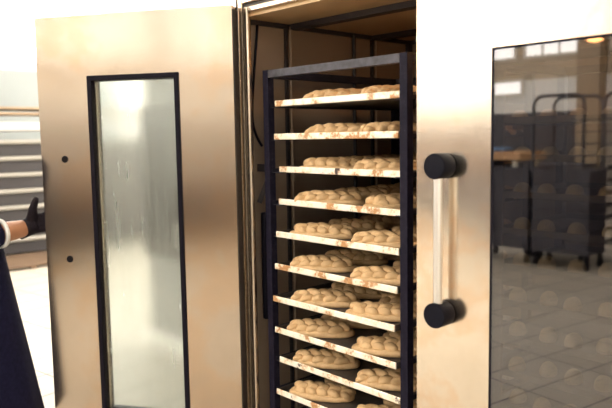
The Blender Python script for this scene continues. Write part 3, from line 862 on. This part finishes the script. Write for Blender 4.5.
# shirt: torso shell + sleeves to the forearm
bm = nb()
for f, z, rx, ry, rz in ((0.0, 1.00, 0.128, 0.178, 0.15), (0.0, 1.12, 0.120, 0.162, 0.14), (0.005, 1.25, 0.128, 0.180, 0.13), (0.0, 1.36, 0.118, 0.188, 0.088)):
    ellipsoid(bm, Q(f, 0, z), (rx, ry, rz), rot=RZ)
cuff = elbow.lerp(wrist, 0.36); cuff0 = elbow.lerp(wrist, 0.27)
lump(bm, sh_r, elbow, 0.068, 0.062); tube(bm, [elbow, cuff0], [0.063, 0.060], 18); ellipsoid(bm, elbow, (0.063,)*3)
lump(bm, sh_l, el_l, 0.068, 0.056)
for q in (sh_r, sh_l): lump(bm, q+V((0, 0, 0.005)), Q(0.005, 0, 1.435), 0.064, 0.070); cl = el_l.lerp(wr_l, 0.45); tube(bm, [el_l, cl], [0.056, 0.054], 18)
tube(bm, [Q(0.005, 0, 1.42), Q(0.012, 0, 1.475)], [0.075, 0.066], 18)
remeshed('jacket', bm, 0.0085, M['apron'], per, 16)
bm = nb(); tube(bm, [cuff0, cuff0.lerp(cuff, 0.5), cuff], [0.0625, 0.063, 0.062], 24, caps=False)
cf = obj('cuff', bm, M['shirt'], per, True); cf['label'] = 'white cuff'
md = cf.modifiers.new('thick', 'SOLIDIFY'); md.thickness = 0.009; md.offset = -1
# trousers
bm = nb()
lump(bm, hip_r, kn_r, 0.105, 0.076); lump(bm, kn_r, an_r+V((0, 0, 0.02)), 0.074, 0.064)
lump(bm, hip_l, kn_l, 0.105, 0.076); lump(bm, kn_l, an_l+V((0, 0, 0.02)), 0.074, 0.064)
ellipsoid(bm, Q(0, 0, 0.95), (0.132, 0.182, 0.10), rot=RZ)
remeshed('trousers', bm, 0.010, M['trousers'], per, 3)
# apron: wraps front and sides, flares over the stepping leg
bm = nb(); rows = []
prof = [(1.36, 0.130, 0.10, 0.9), (1.25, 0.150, 0.15, 1.1), (1.13, 0.180, 0.195, 1.65), (1.04, 0.198, 0.205, 1.9), (0.92, 0.218, 0.215, 2.1), (0.78, 0.243, 0.225, 2.1), (0.62, 0.272, 0.232, 2.1), (0.46, 0.298, 0.238, 2.1), (0.30, 0.325, 0.245, 2.1)]
na = 40
for z, df_, wr_, am in prof:
    row = []
    for i in range(na+1):
        a = -am + 2*am*i/na
        fold = 1+0.025*math.sin(a*9+z*2)*max(0, (1.0-z))
        ff = math.cos(a)*df_ if math.cos(a) > 0 else math.cos(a)*0.15
        row.append(bm.verts.new(Q(ff*fold, math.sin(a)*wr_*fold, z)))
    rows.append(row)
for a, b_ in zip(rows, rows[1:]):
    for i in range(na): bm.faces.new((a[i], a[i+1], b_[i+1], b_[i]))
ap = obj('apron', bm, M['apron'], per, True)
md = ap.modifiers.new('sub', 'SUBSURF'); md.levels = 1; md.render_levels = 1
md = ap.modifiers.new('thick', 'SOLIDIFY'); md.thickness = 0.006; md.offset = 1
# gloved right hand closed round the free edge of the door
bm = nb()
E = lambda t, n, z: D((DW+t, n, z))
HZ = 1.165
fdir = -td
wv = wrist
palm = E(0.040, -0.082, HZ)
tube(bm, [wv-(palm-wv).normalized()*0.035, wv, wv.lerp(palm, 0.5)], [0.041, 0.040, 0.036], 16)
# palm: slab from wrist to knuckles
kn = [E(0.006, -0.085+0.004*j, HZ+0.033-0.022*j) for j in range(4)]
for j in range(4):
    root = wv.lerp(palm, 0.35)+V((0, 0, 0.020-0.0135*j))
    lump(bm, root, kn[j], 0.0195, 0.0150, 6)
# fingers run behind the door and press on its outer face
for j, l_ in enumerate((0.070, 0.078, 0.073, 0.058)):
    a = kn[j]; b_ = E(0.006-l_*0.45, -0.0765, HZ+0.033-0.022*j-0.004); c = E(0.006-l_, -0.0715, HZ+0.029-0.021*j-0.006)
    lump(bm, a, b_, 0.0125, 0.0110, 4); lump(bm, b_, c, 0.0110, 0.0095, 4)
# thumb: leaves the side of the palm, sticks up beside the edge
t0 = wv.lerp(palm, 0.30)+V((0, 0, 0.014)); t1 = pt(32.5, 210, 2.90); t2 = pt(35.6, 200.0, 2.89)
lump(bm, t0, t1, 0.030, 0.0190, 5); lump(bm, t1, t2, 0.0180, 0.0135, 5)
remeshed('glove', bm, 0.0038, M['glove'], per, 3)

# ------------------------------------------------------------------ light
w = bpy.data.worlds.new('world'); S.world = w; w.use_nodes = True
bg = w.node_tree.nodes['Background']; bg.inputs[0].default_value = (0.8, 0.88, 1.0, 1); bg.inputs[1].default_value = 0.6
S.view_settings.view_transform = 'Standard'; S.view_settings.look = 'None'
S.view_settings.exposure = -0.55; S.view_settings.gamma = 1.0; S.view_settings.use_curve_mapping = False
try:
    S.cycles.use_denoising = True
    S.cycles.max_bounces = 10; S.cycles.diffuse_bounces = 5; S.cycles.glossy_bounces = 5; S.cycles.transparent_max_bounces = 12
    S.cycles.sample_clamp_indirect = 8.0
except Exception: pass
